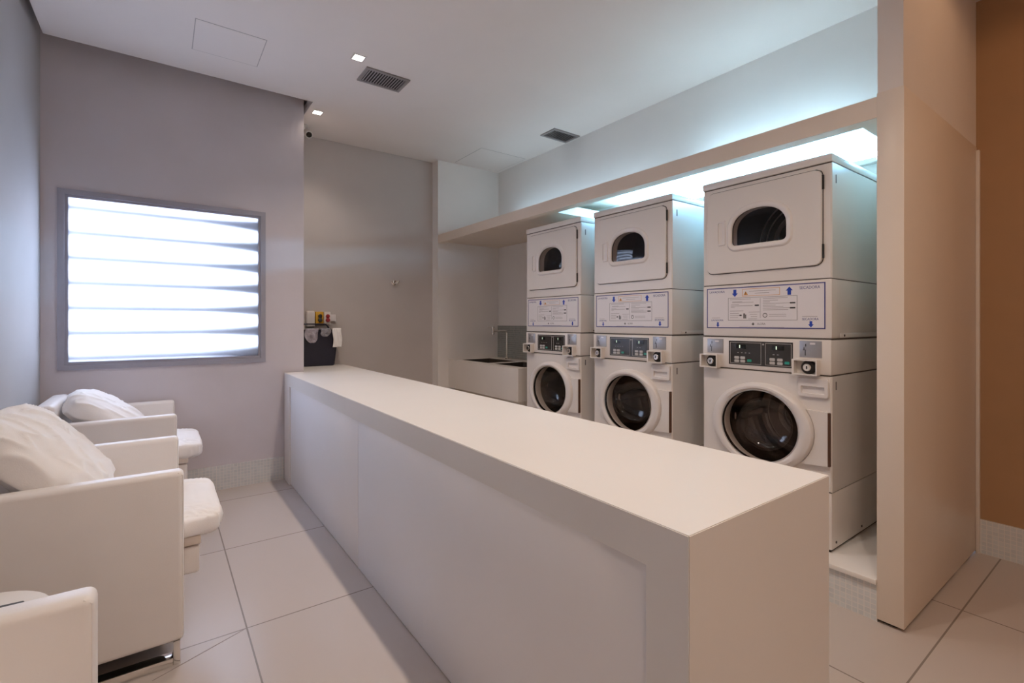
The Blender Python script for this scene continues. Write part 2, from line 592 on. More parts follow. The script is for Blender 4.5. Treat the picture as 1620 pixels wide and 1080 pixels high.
# ------------------------------------------------------------------ ceiling fittings
def vent(name, x0, x1, y0, y1, along, n, label):
    o = empty(name, ((x0 + x1) / 2, (y0 + y1) / 2, ZC), label, 'air vent', 'ceiling air vents')
    hx, hy = (x1 - x0) / 2, (y1 - y0) / 2
    bm = bmesh.new()
    t = bmesh.new()
    ring_prism(t, -hx, hx, -hy, hy, 0.024, 0, 0.010)
    merge(bm, t, Matrix.Rotation(R(90), 4, 'X') @ Matrix.Translation((0, -0.0, 0)))
    for v in bm.verts:
        v.co.z -= 0.010
    obj('frame', bm, 'vent', o, smooth=False)
    box('backing', -hx + .02, hx - .02, -hy + .02, hy - .02, -0.0015, 0, 'dark', o)
    for k in range(n):
        bm = bmesh.new()
        t = bmesh.new()
        if along == 'y':
            xx = -hx + .026 + (2 * hx - .052) * (k + .5) / n
            add_box(t, -0.0036, 0.0036, -hy + .02, hy - .02, -0.0012, 0.0012)
            merge(bm, t, Matrix.Translation((xx, 0, -0.006)) @ Matrix.Rotation(R(35), 4, 'Y'))
        else:
            yy = -hy + .026 + (2 * hy - .052) * (k + .5) / n
            add_box(t, -hx + .02, hx - .02, -0.0036, 0.0036, -0.0012, 0.0012)
            merge(bm, t, Matrix.Translation((0, yy, -0.006)) @ Matrix.Rotation(R(35), 4, 'X'))
        obj('slat', bm, 'vent', o)


vent('ceiling_vent', 1.218, 1.557, 3.475, 3.706, 'y', 14, 'grey slatted ceiling vent beside the downlight, nearer the window')
vent('ceiling_vent', 3.06, 3.395, 3.52, 3.735, 'x', 9, 'grey slatted ceiling vent by the wall above the machines')


def hatch(x0, x1, y0, y1, label):
    o = empty('access_panel', ((x0 + x1) / 2, (y0 + y1) / 2, ZC), label, 'ceiling hatch', 'ceiling access panels')
    hx, hy = (x1 - x0) / 2, (y1 - y0) / 2
    box('joint', -hx, hx, -hy, hy, -0.0008, 0, 'joint', o)
    box('lid', -hx + .005, hx - .005, -hy + .005, hy - .005, -0.0018, 0, 'ceiling', o)


hatch(0.172, 0.572, 3.544, 3.957, 'flush square ceiling hatch above the armchairs')
hatch(2.776, 3.372, 4.38, 4.955, 'flush square ceiling hatch above the sink corner')

c = empty('security_camera', (1.10, 4.86, ZC), 'small white security camera with a black lens at the ceiling corner', 'camera')
bm = bmesh.new()
add_lathe(bm, [(0.035, 0), (0.035, -0.012), (0.012, -0.02), (0.012, -0.045)], 20, 'z')
obj('mount', bm, 'camera_white', c)
d = Vector((0.0, -1, -0.55)).normalized()
bm = bmesh.new()
p0 = Vector((0.03, 0.03, -0.055))
add_tube(bm, [p0, p0 + d * 0.085, p0 + d * 0.10], [0.034, 0.034, 0.031], 20)
obj('housing', bm, 'camera_white', c)
bm = bmesh.new()
add_tube(bm, [p0 + d * 0.10, p0 + d * 0.104], [0.026, 0.022], 20)
obj('lens', bm, 'lcd', c)

h = empty('wall_hook', (2.104, YB, 1.777), 'small chrome double hook on the grey back wall', 'hook')
bm = bmesh.new()
add_lathe(bm, [(0.022, 0), (0.022, -0.006), (0.014, -0.009)], 20, 'y')
obj('rosette', bm, 'chrome', h)
for s in (-1, 1):
    bm = bmesh.new()
    add_tube(bm, [(s * .005, -0.006, 0), (s * .014, -0.03, -0.012), (s * .018, -0.042, -0.006), (s * .02, -0.046, 0.012)], [.006, .006, .006, .009], 10)
    obj('prong', bm, 'chrome', h)

h.scale = (1.35, 1.35, 1.35)

# ------------------------------------------------------------------ counter
CX0, CX1, CY0, CZ = 0.855, 1.515, 0.575, 0.906
ct = empty('counter', ((CX0 + CX1) / 2, 2.8, 0), 'long white counter with waterfall end and recessed front panels', 'counter')
ocx, ocy = -(CX0 + CX1) / 2, -2.8
bm = bmesh.new()
prof = [(CY0, 0), (CY0, CZ), (4.486, CZ), (4.486, 0), (4.29, 0), (4.29, 0.806), (0.681, 0.806), (0.681, 0)]
loft(bm, [[(CX0, y, z) for y, z in prof], [(CX1, y, z) for y, z in prof]], True, True)
bmesh.ops.bevel(bm, geom=[e for e in bm.edges if e.verts[0].co.z > .9 and e.verts[1].co.z > .9 or abs(e.verts[0].co.y - CY0) < 1e-4 and abs(e.verts[1].co.y - CY0) < 1e-4], offset=0.002, segments=2, affect='EDGES')
add_box(bm, 1.018, CX1, 4.486, YB - .002, 0.806, CZ)
add_box(bm, 1.018, CX1, 4.486, YB - .002, 0, 0.806)
bm.transform(Matrix.Translation((ocx, ocy, 0)))
obj('countertop', bm, 'counter', ct)
for y0, y1 in ((0.681, 2.613), (2.616, 4.29)):
    box('front_panel', CX0 + .012 + ocx, CX0 + .03 + ocx, y0 + ocy, y1 + ocy, 0.004, 0.806, 'counter_panel', ct, 0.001)
box('back_panel', CX1 - .03 + ocx, CX1 - .012 + ocx, 0.681 + ocy, 4.29 + ocy, 0.004, 0.806, 'counter_panel', ct)

# ------------------------------------------------------------------ sink
SX, SZ = 2.715, 0.902
sk = empty('sink_unit', (3.06, 4.32, 0.19), 'white double sink with deep apron front in the alcove corner', 'sink')
T = Matrix.Translation((-3.06, -4.32, -0.19))
sy0, sy1, sxb = 3.64, 4.995, 3.405
b1 = (2.83, 3.22, 4.33, 4.90)
b2 = (2.83, 3.22, 3.70, 4.23)
bm = bmesh.new()
add_box(bm, SX, b1[0], sy0, sy1, SZ - .03, SZ)
add_box(bm, b1[1], sxb, sy0, sy1, SZ - .03, SZ)
add_box(bm, b1[0], b1[1], sy0, b2[2], SZ - .03, SZ)
add_box(bm, b1[0], b1[1], b2[3], b1[2], SZ - .03, SZ)
add_box(bm, b1[0], b1[1], b1[3], sy1, SZ - .03, SZ)
bm.transform(T)
obj('sink_top', bm, 'laminate', sk)
bm = bmesh.new()
add_box(bm, SX, SX + .02, sy0, sy1, 0.585, SZ - .03)
add_box(bm, SX + .02, sxb, sy0, sy0 + .02, 0.585, SZ - .03)
add_box(bm, SX + .02, sxb, sy0 + .02, sy1, 0.585, 0.60)
bm.transform(T)
obj('apron', bm, 'laminate', sk)
for b in (b1, b2):
    bm = bmesh.new()
    lo = [[(x, y, z) for x, y in ((b[0] + i, b[2] + i), (b[1] - i, b[2] + i), (b[1] - i, b[3] - i), (b[0] + i, b[3] - i))] for z, i in ((SZ - .002, 0.0), (SZ - .20, 0.02))]
    loft(bm, lo, False, True)
    bm.transform(T)
    s = obj('basin', bm, 'sink', sk)
    bm = bmesh.new()
    add_lathe(bm, [(0.035, 0.004), (0.03, 0.007), (0.012, 0.004)], 20, 'z', ((b[0] + b[1]) / 2 - 3.06, (b[2] + b[3]) / 2 - 4.32, SZ - .2 - .19))
    obj('drain', bm, 'chrome', s)
box('cabinet', SX + .09 - 3.06, sxb - 3.06, sy0 + .03 - 4.32, sy1 - 4.32, 0.0, 0.395, 'laminate', sk, 0.002)
fa = empty('faucet', (3.31, 4.66, SZ), 'tall chrome swan neck faucet standing behind the double sink', 'faucet')
bm = bmesh.new()
add_lathe(bm, [(0.026, 0), (0.026, 0.012), (0.014, 0.03)], 20, 'z')
obj('base', bm, 'chrome', fa)
bm = bmesh.new()
q = [(0, 0, 0.02), (0, 0, 0.30)] + [(-0.025 + .025 * math.cos(a), 0, 0.305 + .025 * math.sin(a)) for a in [R(20 * k) for k in range(1, 5)]] + [(-0.03, 0, 0.331), (-0.19, 0, 0.331)]
add_tube(bm, q, 0.011, 12)
obj('spout', bm, 'chrome', fa)
bm = bmesh.new()
add_lathe(bm, [(0.016, -0.04), (0.018, -0.03), (0.018, 0.03), (0.012, 0.04), (0.012, 0.055)], 18, 'z', (-0.20, 0, 0.331))
obj('valve', bm, 'chrome', fa)
bm = bmesh.new()
add_tube(bm, [(-0.20, 0.0, 0.378), (-0.26, 0.01, 0.382)], [0.006, 0.005], 8)
add_tube(bm, [(-0.20, -0.03, 0.378), (-0.20, 0.03, 0.378)], [0.005, 0.005], 8)
obj('handle', bm, 'chrome', fa)


# ------------------------------------------------------------------ stacked washer and dryer
def d_shape(cx, z0, zs, hw, top, r, n=48, grow=0.0, e=2.25):
    """flat bottom with rounded corners, upright sides, domed top"""
    hw, z0, r, top = hw + grow, z0 - grow, r + grow, top + grow
    P = []
    for k in range(9):
        a = R(180 + 90 * k / 8)
        P.append((cx - hw + r + r * math.cos(a), z0 + r + r * math.sin(a)))
    for k in range(9):
        a = R(270 + 90 * k / 8)
        P.append((cx + hw - r + r * math.cos(a), z0 + r + r * math.sin(a)))
    m = n - 18
    for k in range(m):
        a = PI * (k + .5) / m
        ca, sa = math.cos(a), math.sin(a)
        P.append((cx + hw * math.copysign(abs(ca) ** (2 / e), ca), zs + (top - zs) * abs(sa) ** (2 / e)))
    return P


def around(pts, c, x0, x1, z0, z1):
    """for each hole point the point of the rectangle outline seen in its direction; corners hit exactly"""
    out = []
    for x, z in pts:
        dx, dz = x - c[0], z - c[1]
        k = min(((x1 - c[0]) / dx if dx > 0 else (x0 - c[0]) / dx) if abs(dx) > 1e-9 else 1e9,
                ((z1 - c[1]) / dz if dz > 0 else (z0 - c[1]) / dz) if abs(dz) > 1e-9 else 1e9)
        out.append([c[0] + dx * k, c[1] + dz * k])
    for cx, cz in ((x0, z0), (x1, z0), (x1, z1), (x0, z1)):
        i = min(range(len(out)), key=lambda j: (out[j][0] - cx) ** 2 + (out[j][1] - cz) ** 2)
        out[i] = [cx, cz]
    return [tuple(v) for v in out]


def Y(pts, y):
    return [(x, y, z) for x, z in pts]


def shell(bm, hole, c, x0, x1, z0, z1, yb, bev=0.006, depth=0.05, y0=0.0):
    o = around(hole, c, x0, x1, z0, z1)
    oi = around(hole, c, x0 + bev, x1 - bev, z0 + bev * .4, z1 - bev * .4)
    loft(bm, [Y(o, yb), Y(o, y0 + bev), Y(oi, y0), Y(hole, y0), Y(hole, y0 + depth)], True, False)


def circ(cx, cz, a, b, n=72):
    return [(cx + a * math.cos(2 * PI * k / n), cz + b * math.sin(2 * PI * k / n)) for k in range(n)]


MG = 'stacked washer dryer machines'


def arrow(bm, cx, cz, w, h, up, y):
    s = 1 if up else -1
    P = [(0, .5), (.5, .02), (.25, .02), (.25, -.5), (-.25, -.5), (-.25, .02), (-.5, .02)]
    P = [(cx + a * w, cz + s * b * h) for a, b in P]
    prism(bm, P, y - .0004, y)


def make_machine():
    root = empty('stacked_washer_dryer', (0, 0, 0), 'x', 'washer dryer', MG)
    hw = 0.35
    # bodies
    gh = circ(0, 0.577, 0.208, 0.203)
    bm = bmesh.new()
    shell(bm, gh, (0, 0.577), -hw, hw, 0.300, 0.874, 0.70)
    obj('washer_body', bm, 'enamel', root)
    box('kick_panel', -hw, hw, 0.0, 0.70, 0.015, 0.296, 'enamel', root, 0.005)
    box('plinth', -hw + .012, hw - .012, 0.012, 0.69, 0.0, 0.015, 'dark', root)
    box('body_seam', -hw + .004, hw - .004, 0.004, 0.69, 0.29, 0.305, 'seam', root)
    box('body_seam', -hw + .004, hw - .004, 0.006, 0.69, 0.87, 1.075, 'seam', root)
    bm = bmesh.new()
    add_box(bm, -hw, hw, -0.006, 0.70, 0.880, 1.056, 0.006)
    con = obj('control_console', bm, 'enamel', root)
    dh = d_shape(-0.009, 1.583, 1.665, 0.149, 1.779, 0.022)
    dho = d_shape(-0.009, 1.583, 1.665, 0.149, 1.779, 0.022, grow=0.006)
    bm = bmesh.new()
    shell(bm, dho, (-0.009, 1.665), -hw, hw, 1.364, 1.936, 0.70)
    obj('dryer_body', bm, 'enamel', root)
    box('dryer_base', -hw, hw, 0.0, 0.70, 1.064, 1.3605, 'enamel', root, 0.005)
    box('body_seam', -hw + .004, hw - .004, 0.004, 0.69, 1.355, 1.37, 'seam', root)
    box('body_seam', -hw + .003, hw - .003, 0.003, 0.69, 1.93, 1.945, 'seam', root)
    box('top_cap', -hw - .003, hw + .003, -0.006, 0.703, 1.9405, 1.982, 'enamel', root, 0.007)
    # side details
    for z, y in ((1.87, 0.05), (0.835, 0.05)):
        box('side_slot', hw - .001, hw + .0012, y - .004, y + .004, z - .03, z + .012, 'seam', root)
    box('side_rail', hw - .002, hw + .004, 0.10, 0.66, 1.066, 1.088, 'enamel', root, 0.002)
    for y in (0.14, 0.60):
        bm = bmesh.new()
        add_lathe(bm, [(0.006, 0), (0.006, 0.003), (0.002, 0.004)], 10, 'x', (hw + .004, y, 1.077))
        obj('screw', bm, 'seam', root)
    for y in (0.05, 0.38):
        bm = bmesh.new()
        add_lathe(bm, [(0.006, 0), (0.006, 0.003), (0.002, 0.004)], 10, 'x', (hw, y, 0.045))
        obj('screw', bm, 'seam', root)
    # dryer door
    dro = rrect(-0.316, 0.309, 1.432, 1.911, 0.034, 11)
    bm = bmesh.new()
    prism(bm, rrect(-0.3195, 0.3125, 1.4285, 1.9145, 0.036, 8), -0.0012, 0.0)
    # ring: leave the opening free
    bm.free()
    bm = bmesh.new()
    oo = around(dho, (-0.009, 1.665), -0.316, 0.309, 1.432, 1.911)

    def rounded(pts, x0, x1, z0, z1, r):
        out = []
        for x, z in pts:
            cx = min(max(x, x0 + r), x1 - r)
            cz = min(max(z, z0 + r), z1 - r)
            dx, dz = x - cx, z - cz
            L = math.hypot(dx, dz)
            if L > r:
                x, z = cx + dx / L * r, cz + dz / L * r
            out.append((x, z))
        return out
    # finer outline so that the corners read round
    N = 144

    def fine(P, n=N):
        L = [0]
        for i in range(len(P)):
            a, b = P[i], P[(i + 1) % len(P)]
            L.append(L[-1] + math.hypot(a[0] - b[0], a[1] - b[1]))
        out = []
        i = 0
        for k in range(n):
            s = L[-1] * k / n
            while L[i + 1] < s:
                i += 1
            f = (s - L[i]) / max(L[i + 1] - L[i], 1e-9)
            a, b = P[i], P[(i + 1) % len(P)]
            out.append((a[0] + (b[0] - a[0]) * f, a[1] + (b[1] - a[1]) * f))
        return out
    hf = fine(dh)
    cdr = (-0.009, 1.665)

    def edge(x0, x1, z0, z1, r):
        return rounded(around(hf, cdr, x0, x1, z0, z1), x0, x1, z0, z1, r)
    e0, e1 = edge(-0.3205, 0.3135, 1.4275, 1.9155, 0.036), edge(-0.316, 0.309, 1.432, 1.911, 0.034)
    e2 = edge(-0.313, 0.306, 1.435, 1.908, 0.031)
    loft(bm, [Y(e0, -0.0012), Y(hf, -0.0012)])
    obj('door_gap_shade', bm, 'seam', root)  # dark sheet stands in for the shaded gap round the door
    bm = bmesh.new()
    hg = fine(d_shape(-0.009, 1.583, 1.665, 0.149, 1.779, 0.022, grow=0.02))
    loft(bm, [Y(e1, -0.0014), Y(e1, -0.010), Y(e2, -0.013), Y(hg, -0.013), Y(hg, -0.006)])
    door = obj('dryer_door', bm, 'enamel', root)
    D = lambda gr: Y(fine(d_shape(-0.009, 1.583, 1.665, 0.149, 1.779, 0.022, grow=gr)), 0)
    sh = lambda L, y: [(a, y, c) for a, _, c in L]
    bm = bmesh.new()
    loft(bm, [sh(D(.034), -.0128), sh(D(.031), -.017), sh(D(.024), -.0215), sh(D(.016), -.0215), sh(D(.004), -.018), sh(D(.0), -.0135), sh(D(0.004), -.004)])
    obj('window_bezel', bm, 'plastic', door)
    bm = bmesh.new()
    loft(bm, [sh(D(0.002), -0.0135), sh(D(-0.002), -0.0145)], False, True)
    obj('window_glass', bm, 'dark_glass', door)
    bm = bmesh.new()
    loft(bm, [[(x, -0.0125, z) for x, z in rrect(-0.247, -0.196, 1.592, 1.738, 0.008)],
              [(x, -0.0185, z) for x, z in rrect(-0.243, -0.200, 1.596, 1.734, 0.008)],
              [(x, -0.0185, z) for x, z in rrect(-0.243, -0.217, 1.603, 1.728, 0.005)],
              [(x, -0.0080, z) for x, z in rrect(-0.242, -0.219, 1.605, 1.726, 0.004)]], False, True)
    ph = obj('pull_handle', bm, 'plastic', door)
    for z in (1.50, 1.845):
        box('hinge', 0.306, 0.317, -0.009, -0.001, z - .035, z + .035, 'dark', door)
    # dryer drum behind the glass
    bm = bmesh.new()
    add_lathe(bm, [(0.0, 0.60), (0.06, 0.602), (0.30, 0.58), (0.315, 0.55), (0.315, 0.09), (0.20, 0.052)], 48, 'y', (0, 0, 1.65), False)
    dd = obj('dryer_drum', bm, 'dryer_drum', root)
    for r0, r1 in ((0.291, 0.297), (0.250, 0.256), (0.185, 0.212)):
        bm = bmesh.new()
        yb = 0.602 - (r0 - .06) / .24 * .022
        loft(bm, [[(a, q, c + 1.65) for a, q, c in Y(circ(0, 0, r, r, 64), q)] for r, q in ((r0, yb - .002), (r0, yb - .012), (r1, yb - .012), (r1, yb - .002))])
        obj('drum_seam', bm, 'drum_band', dd)
    # washer drum and door
    bm = bmesh.new()
    add_lathe(bm, [(0.0, 0.52), (0.05, 0.525), (0.07, 0.50), (0.25, 0.50), (0.265, 0.48), (0.265, 0.10), (0.215, 0.075), (0.206, 0.045)], 64, 'y', (0, 0, 0.577), False)
    wd = obj('washer_drum', bm, 'drum', root)
    bm = bmesh.new()
    add_lathe(bm, [(0.10, .501), (0.105, .485), (0.135, .485), (0.14, .501)], 48, 'y', (0, 0, 0.577), False)
    add_lathe(bm, [(0.205, .501), (0.207, .488), (0.222, .488), (0.224, .501)], 48, 'y', (0, 0, 0.577), False)
    obj('drum_ring', bm, 'chrome', wd)
    for k in range(3):
        a = R(-60 + 120 * k)
        bm = bmesh.new()
        t = bmesh.new()
        add_box(t, -0.03, 0.03, 0.13, 0.46, -0.0, 0.05, 0.018, 3)
        merge(bm, t, Matrix.Translation((0.262 * math.cos(a), 0, 0.577 + 0.262 * math.sin(a))) @ Matrix.Rotation(-a - R(90), 4, 'Y'))
        obj('drum_paddle', bm, 'drum', wd)
    C = lambda a, b, y: Y(circ(0, 0.577, a, b), y)
    bm = bmesh.new()
    loft(bm, [C(.278, .236, -.0005), C(.276, .234, -.020), C(.268, .228, -.034), C(.250, .218, -.043), C(.228, .208, -.043), C(.214, .200, -.036), C(.204, .196, -.012), C(.204, .199, 0.03)])
    wdoor = obj('washer_door', bm, 'plastic', root)
    bm = bmesh.new()
    loft(bm, [C(.214, .200, -.034), C(.207, .193, -.034), C(.205, .192, -.028), C(.205, .192, -.010)])
    obj('door_rim', bm, 'chrome', wdoor)
    bm = bmesh.new()
    pr = [(0.204, -0.012), (0.19, 0.02), (0.165, 0.07), (0.14, 0.10), (0.10, 0.118), (0.05, 0.126), (0.0, 0.128)]
    add_lathe(bm, pr, 64, 'y', (0, 0, 0.577), False)
    obj('door_glass', bm, 'clear', wdoor)
    # hinge block right of the door, detergent drawer over it
    bm = bmesh.new()
    P = [(0.338, 0.428), (0.338, 0.697)] + [(0.28 * math.cos(a), 0.577 + 0.24 * math.sin(a)) for a in [R(30 - 8 * k) for k in range(9)]]
    P = [(0.338, 0.428), (0.338, 0.697), (0.235, 0.700)] + P[2:] + [(0.215, 0.420)]
    prism(bm, P, -0.018, 0.0)
    hb = obj('hinge_cover', bm, 'enamel', root)
    box('hinge_strip', 0.338, 0.346, -0.0185, 0.0, 0.430, 0.694, mat('brown hinge', (0.10, 0.045, 0.025), 0.5), hb)
    bm = bmesh.new()
    loft(bm, [Y(rrect(0.196, 0.340, 0.764, 0.860, 0.012), 0.0), Y(rrect(0.196, 0.340, 0.764, 0.860, 0.012), -0.012),
              Y(rrect(0.199, 0.337, 0.767, 0.857, 0.010), -0.015), Y(rrect(0.212, 0.323, 0.782, 0.820, 0.006), -0.015),
              Y(rrect(0.214, 0.321, 0.784, 0.816, 0.005), -0.002)], False, True)
    obj('detergent_drawer', bm, 'plastic', root)
    # instruction sign
    zc, y = 1.2275, -0.0006
    sg = box('instruction_sign', -0.325, 0.322, -0.0008, 0.0002, 1.110, 1.346, 'sign', root)
    bm = bmesh.new()
    ring_prism(bm, -0.325, 0.322, 1.110, 1.346, 0.0055, -0.0013, -0.0007)
    obj('sign_border', bm, 'ink_navy', sg, smooth=False)
    bm = bmesh.new()
    ring_prism(bm, -0.190, 0.190, 1.155, 1.285, 0.002, -0.0012, -0.0007)
    add_box(bm, -0.003, -0.0015, -0.0012, -0.0007, 1.168, 1.278)
    obj('instruction_box', bm, 'ink_grey', sg, smooth=False)
    bm = bmesh.new()
    ring_prism(bm, -0.105, 0.102, 1.292, 1.333, 0.0022, -0.0012, -0.0007)
    wb = obj('warning_box', bm, 'ink_orange', sg, smooth=False)
    for cx, cz, ww, hh, up in ((-0.149, 1.311, 0.036, 0.042, False), (0.150, 1.311, 0.036, 0.043, True), (-0.254, 1.130, 0.021, 0.030, False), (0.255, 1.134, 0.026, 0.032, False)):
        bm = bmesh.new()
        arrow(bm, cx, cz, ww, hh, up, -0.0008)
        obj('arrow', bm, 'ink_blue', sg, smooth=False)
    bm = bmesh.new()
    prism(bm, [(-0.098, 1.299), (-0.072, 1.299), (-0.085, 1.320)], -0.0013, -0.0008)
    tri = obj('warning_triangle', bm, 'ink_orange', sg, smooth=False)
    bm = bmesh.new()
    prism(bm, [(-0.0862, 1.305), (-0.0838, 1.305), (-0.0832, 1.314), (-0.0868, 1.314)], -0.0015, -0.0012)
    prism(bm, [(-0.0865, 1.3012), (-0.0835, 1.3012), (-0.0835, 1.3038), (-0.0865, 1.3038)], -0.0015, -0.0012)
    obj('exclamation_mark', bm, 'ink_black', sg, smooth=False)
    ty = -0.0011
    text('lettering', 'LAVADORA', 0.0185, 'ink_navy', sg, (-0.308, ty, 1.323))
    text('lettering', 'SECADORA', 0.0215, 'ink_navy', sg, (0.200, ty, 1.322), sx=0.88)
    text('lettering', 'LAVADORA', 0.0145, 'ink_navy', sg, (-0.296, ty, 1.156))
    text('lettering', 'SECADORA', 0.0175, 'ink_navy', sg, (0.213, ty, 1.160), sx=0.86)
    text('lettering', 'ALORA', 0.0165, 'ink_grey', sg, (-0.020, ty, 1.135), sx=0.85)
    # the tiny lines of print
    bm = bmesh.new()

    def line(x0, x1, z, h=0.0028):
        add_box(bm, x0, x1, -0.0011, -0.0007, z - h / 2, z + h / 2)
    for x0, x1, z in ((-0.066, 0.080, 1.319), (-0.034, 0.046, 1.307), (-0.178, -0.055, 1.2755), (-0.165, -0.105, 1.262), (-0.165, -0.040, 1.257),
                      (-0.172, -0.125, 1.246), (-0.172, -0.045, 1.238), (-0.172, -0.150, 1.231), (-0.178, -0.098, 1.209), (-0.178, -0.125, 1.196),
                      (-0.178, -0.120, 1.184), (-0.178, -0.130, 1.172), (-0.068, -0.006, 1.202), (-0.062, -0.020, 1.189), (-0.056, -0.020, 1.176), (-0.070, -0.020, 1.164),
                      (0.012, 0.142, 1.2755), (0.012, 0.092, 1.264), (0.012, 0.050, 1.256), (0.012, 0.150, 1.247), (0.012, 0.080, 1.237), (0.012, 0.120, 1.229),
                      (0.012, 0.150, 1.221), (0.012, 0.145, 1.212), (0.045, 0.135, 1.187), (0.045, 0.135, 1.177), (-0.292, -0.240, 1.170), (0.214, 0.285, 1.174)):
        line(x0, x1, z)
    line(-0.122, 0.124, 1.118, 0.0022)
    obj('fine_print', bm, 'ink_light', sg, smooth=False)['kind'] = 'stuff'
    bm = bmesh.new()
    for x0, x1, z in ((-0.030, -0.010, 1.239), (0.156, 0.180, 1.247), (0.156, 0.180, 1.2205), (-0.118, -0.108, 1.184)):
        prism(bm, [(x0 - .006, z), (x0, z - .004), (x0, z + .004)], -0.0012, -0.0008)
        add_box(bm, x0, x1, -0.0012, -0.0008, z - .0038, z + .0038)
    add_box(bm, -0.098, -0.090, -0.0012, -0.0008, 1.166, 1.195)
    add_box(bm, -0.087, -0.082, -0.0012, -0.0008, 1.166, 1.188)
    add_box(bm, -0.046, -0.040, -0.0012, -0.0008, 1.128, 1.142)
    add_box(bm, -0.052, -0.034, -0.0012, -0.0008, 1.133, 1.136)
    obj('price_mark', bm, 'ink_black', sg, smooth=False)
    bm = bmesh.new()
    loft(bm, [Y(circ(0.0235, 1.183, .0125, .0125, 24), -.0008), Y(circ(0.0235, 1.183, .0125, .0125, 24), -.0012), Y(circ(0.0235, 1.183, .0095, .0095, 24), -.0012), Y(circ(0.0235, 1.183, .0095, .0095, 24), -.0008)])
    add_box(bm, 0.0228, 0.0242, -0.0012, -0.0008, 1.183, 1.190)
    obj('clock_mark', bm, 'ink_black', sg, smooth=False)
    # console fittings
    yc = -0.006
    kp = box('keypad_panel', -0.182, 0.171, yc - .0015, yc, 0.903, 1.038, 'black_panel', con)
    for x0, x1 in ((-0.174, 0.006), (0.028, 0.164)):
        bm = bmesh.new()
        ring_prism(bm, x0, x1, 0.910, 1.030, 0.0022, yc - .0022, yc - .0014)
        obj('keypad_outline', bm, 'rule_grey', kp, smooth=False)
    for x0, x1, dx in ((-0.138, -0.080, -0.116), (0.067, 0.127, 0.087)):
        ds = box('display', x0, x1, yc - .0024, yc - .0014, 0.994, 1.018, 'lcd', kp)
        box('digit', dx - .0022, dx + .0022, yc - .0028, yc - .0023, 0.998, 1.015, 'lcd_digit', ds)
    bm = bmesh.new()
    for k in range(4):
        add_box(bm, -0.13 + .022 * k, -0.122 + .022 * k, yc - .002, yc - .0014, 0.970, 0.973)
    for k in range(2):
        add_box(bm, 0.068 + .022 * k, 0.078 + .022 * k, yc - .002, yc - .0014, 0.968, 0.971)
    add_box(bm, 0.012, 0.021, yc - .002, yc - .0014, 1.018, 1.027)
    obj('status_marks', bm, 'rule_grey', kp, smooth=False)
    for x in (-0.133, -0.098, 0.066, 0.106):
        for z in (0.943, 0.924):
            bm = bmesh.new()
            prism(bm, rrect(x - .014, x + .014, z - .0075, z + .0075, .004, 3), yc - .004, yc - .0014)
            obj('button', bm, 'key_white', kp)
    for x in (-0.060, 0.142):
        bm = bmesh.new()
        prism(bm, rrect(x - .012, x + .012, 0.922, 0.936, .003, 3), yc - .003, yc - .0014)
        obj('start_button', bm, 'key_green', kp)
    for x0, x1, z0, z1, lx0, lx1 in ((-0.317, -0.216, 0.963, 1.046, -0.345, -0.234), (0.204, 0.308, 0.965, 1.049, 0.182, 0.300)):
        pltx = box('coin_plate', x0, x1, yc - .003, yc, z0, z1, 'steel', con, 0.001)
        bm = bmesh.new()
        sxx = x0 + (x1 - x0) * .25
        for dz, hh, dx in ((.062, .014, .004), (.044, .012, -.004), (.022, .026, .002)):
            add_box(bm, sxx + dx - .002, sxx + dx + .002, yc - .0036, yc - .0028, z0 + dz - hh / 2, z0 + dz + hh / 2)
        add_box(bm, sxx - .010, sxx + .006, yc - .0036, yc - .0028, z0 + .036, z0 + .039)
        obj('coin_slot', bm, 'ink_black', pltx, smooth=False)
        box('price_label', x0 + .05, x0 + .074, yc - .0038, yc - .0028, z1 - .018, z1 - .009, 'sign', pltx)
        # projecting lock housing with a deep recess
        bm = bmesh.new()
        z0, z1 = 0.876, 0.956
        o1, i1 = rrect(lx0, lx1, z0, z1, .003, 2), rrect(lx0 + .010, lx1 - .006, z0 + .007, z1 - .007, .002, 2)
        loft(bm, [Y(o1, yc), Y(o1, yc - .040), Y(i1, yc - .040), Y(i1, yc - .004)], False, True)
        hs = obj('lock_housing', bm, 'enamel', con)
        cx = (lx0 + lx1) / 2 + .012
        bm = bmesh.new()
        add_lathe(bm, [(0.034, -.005), (0.034, -.020), (0.029, -.026), (0.0, -.026)], 28, 'y', (cx, yc, 0.916))
        lk = obj('lock_ring', bm, 'dark', hs)
        bm = bmesh.new()
        add_lathe(bm, [(0.019, -.025), (0.019, -.036), (0.016, -.039), (0.0, -.039)], 24, 'y', (cx, yc, 0.916))
        obj('lock_cylinder', bm, 'chrome', hs)
        box('keyhole', cx - .003, cx + .003, yc - .0402, yc - .038, 0.908, 0.923, 'ink_black', hs)
    return root


def children(o):
    return [x for x in bpy.data.objects if x.parent == o]


m3 = make_machine()
labels = (('stacked white washer and dryer nearest the partition, the largest in view', 1.357),
          ('middle one of the three stacked white washer dryers', 2.279),
          ('stacked white washer and dryer beside the double sink', 3.122))
for i, (lab, yy) in enumerate(labels):
    o = m3 if i == 0 else copy_tree(m3)
    o.location = (2.684, yy, 0.19)
    o.rotation_euler = (0, 0, R(-90))
    o['label'] = lab


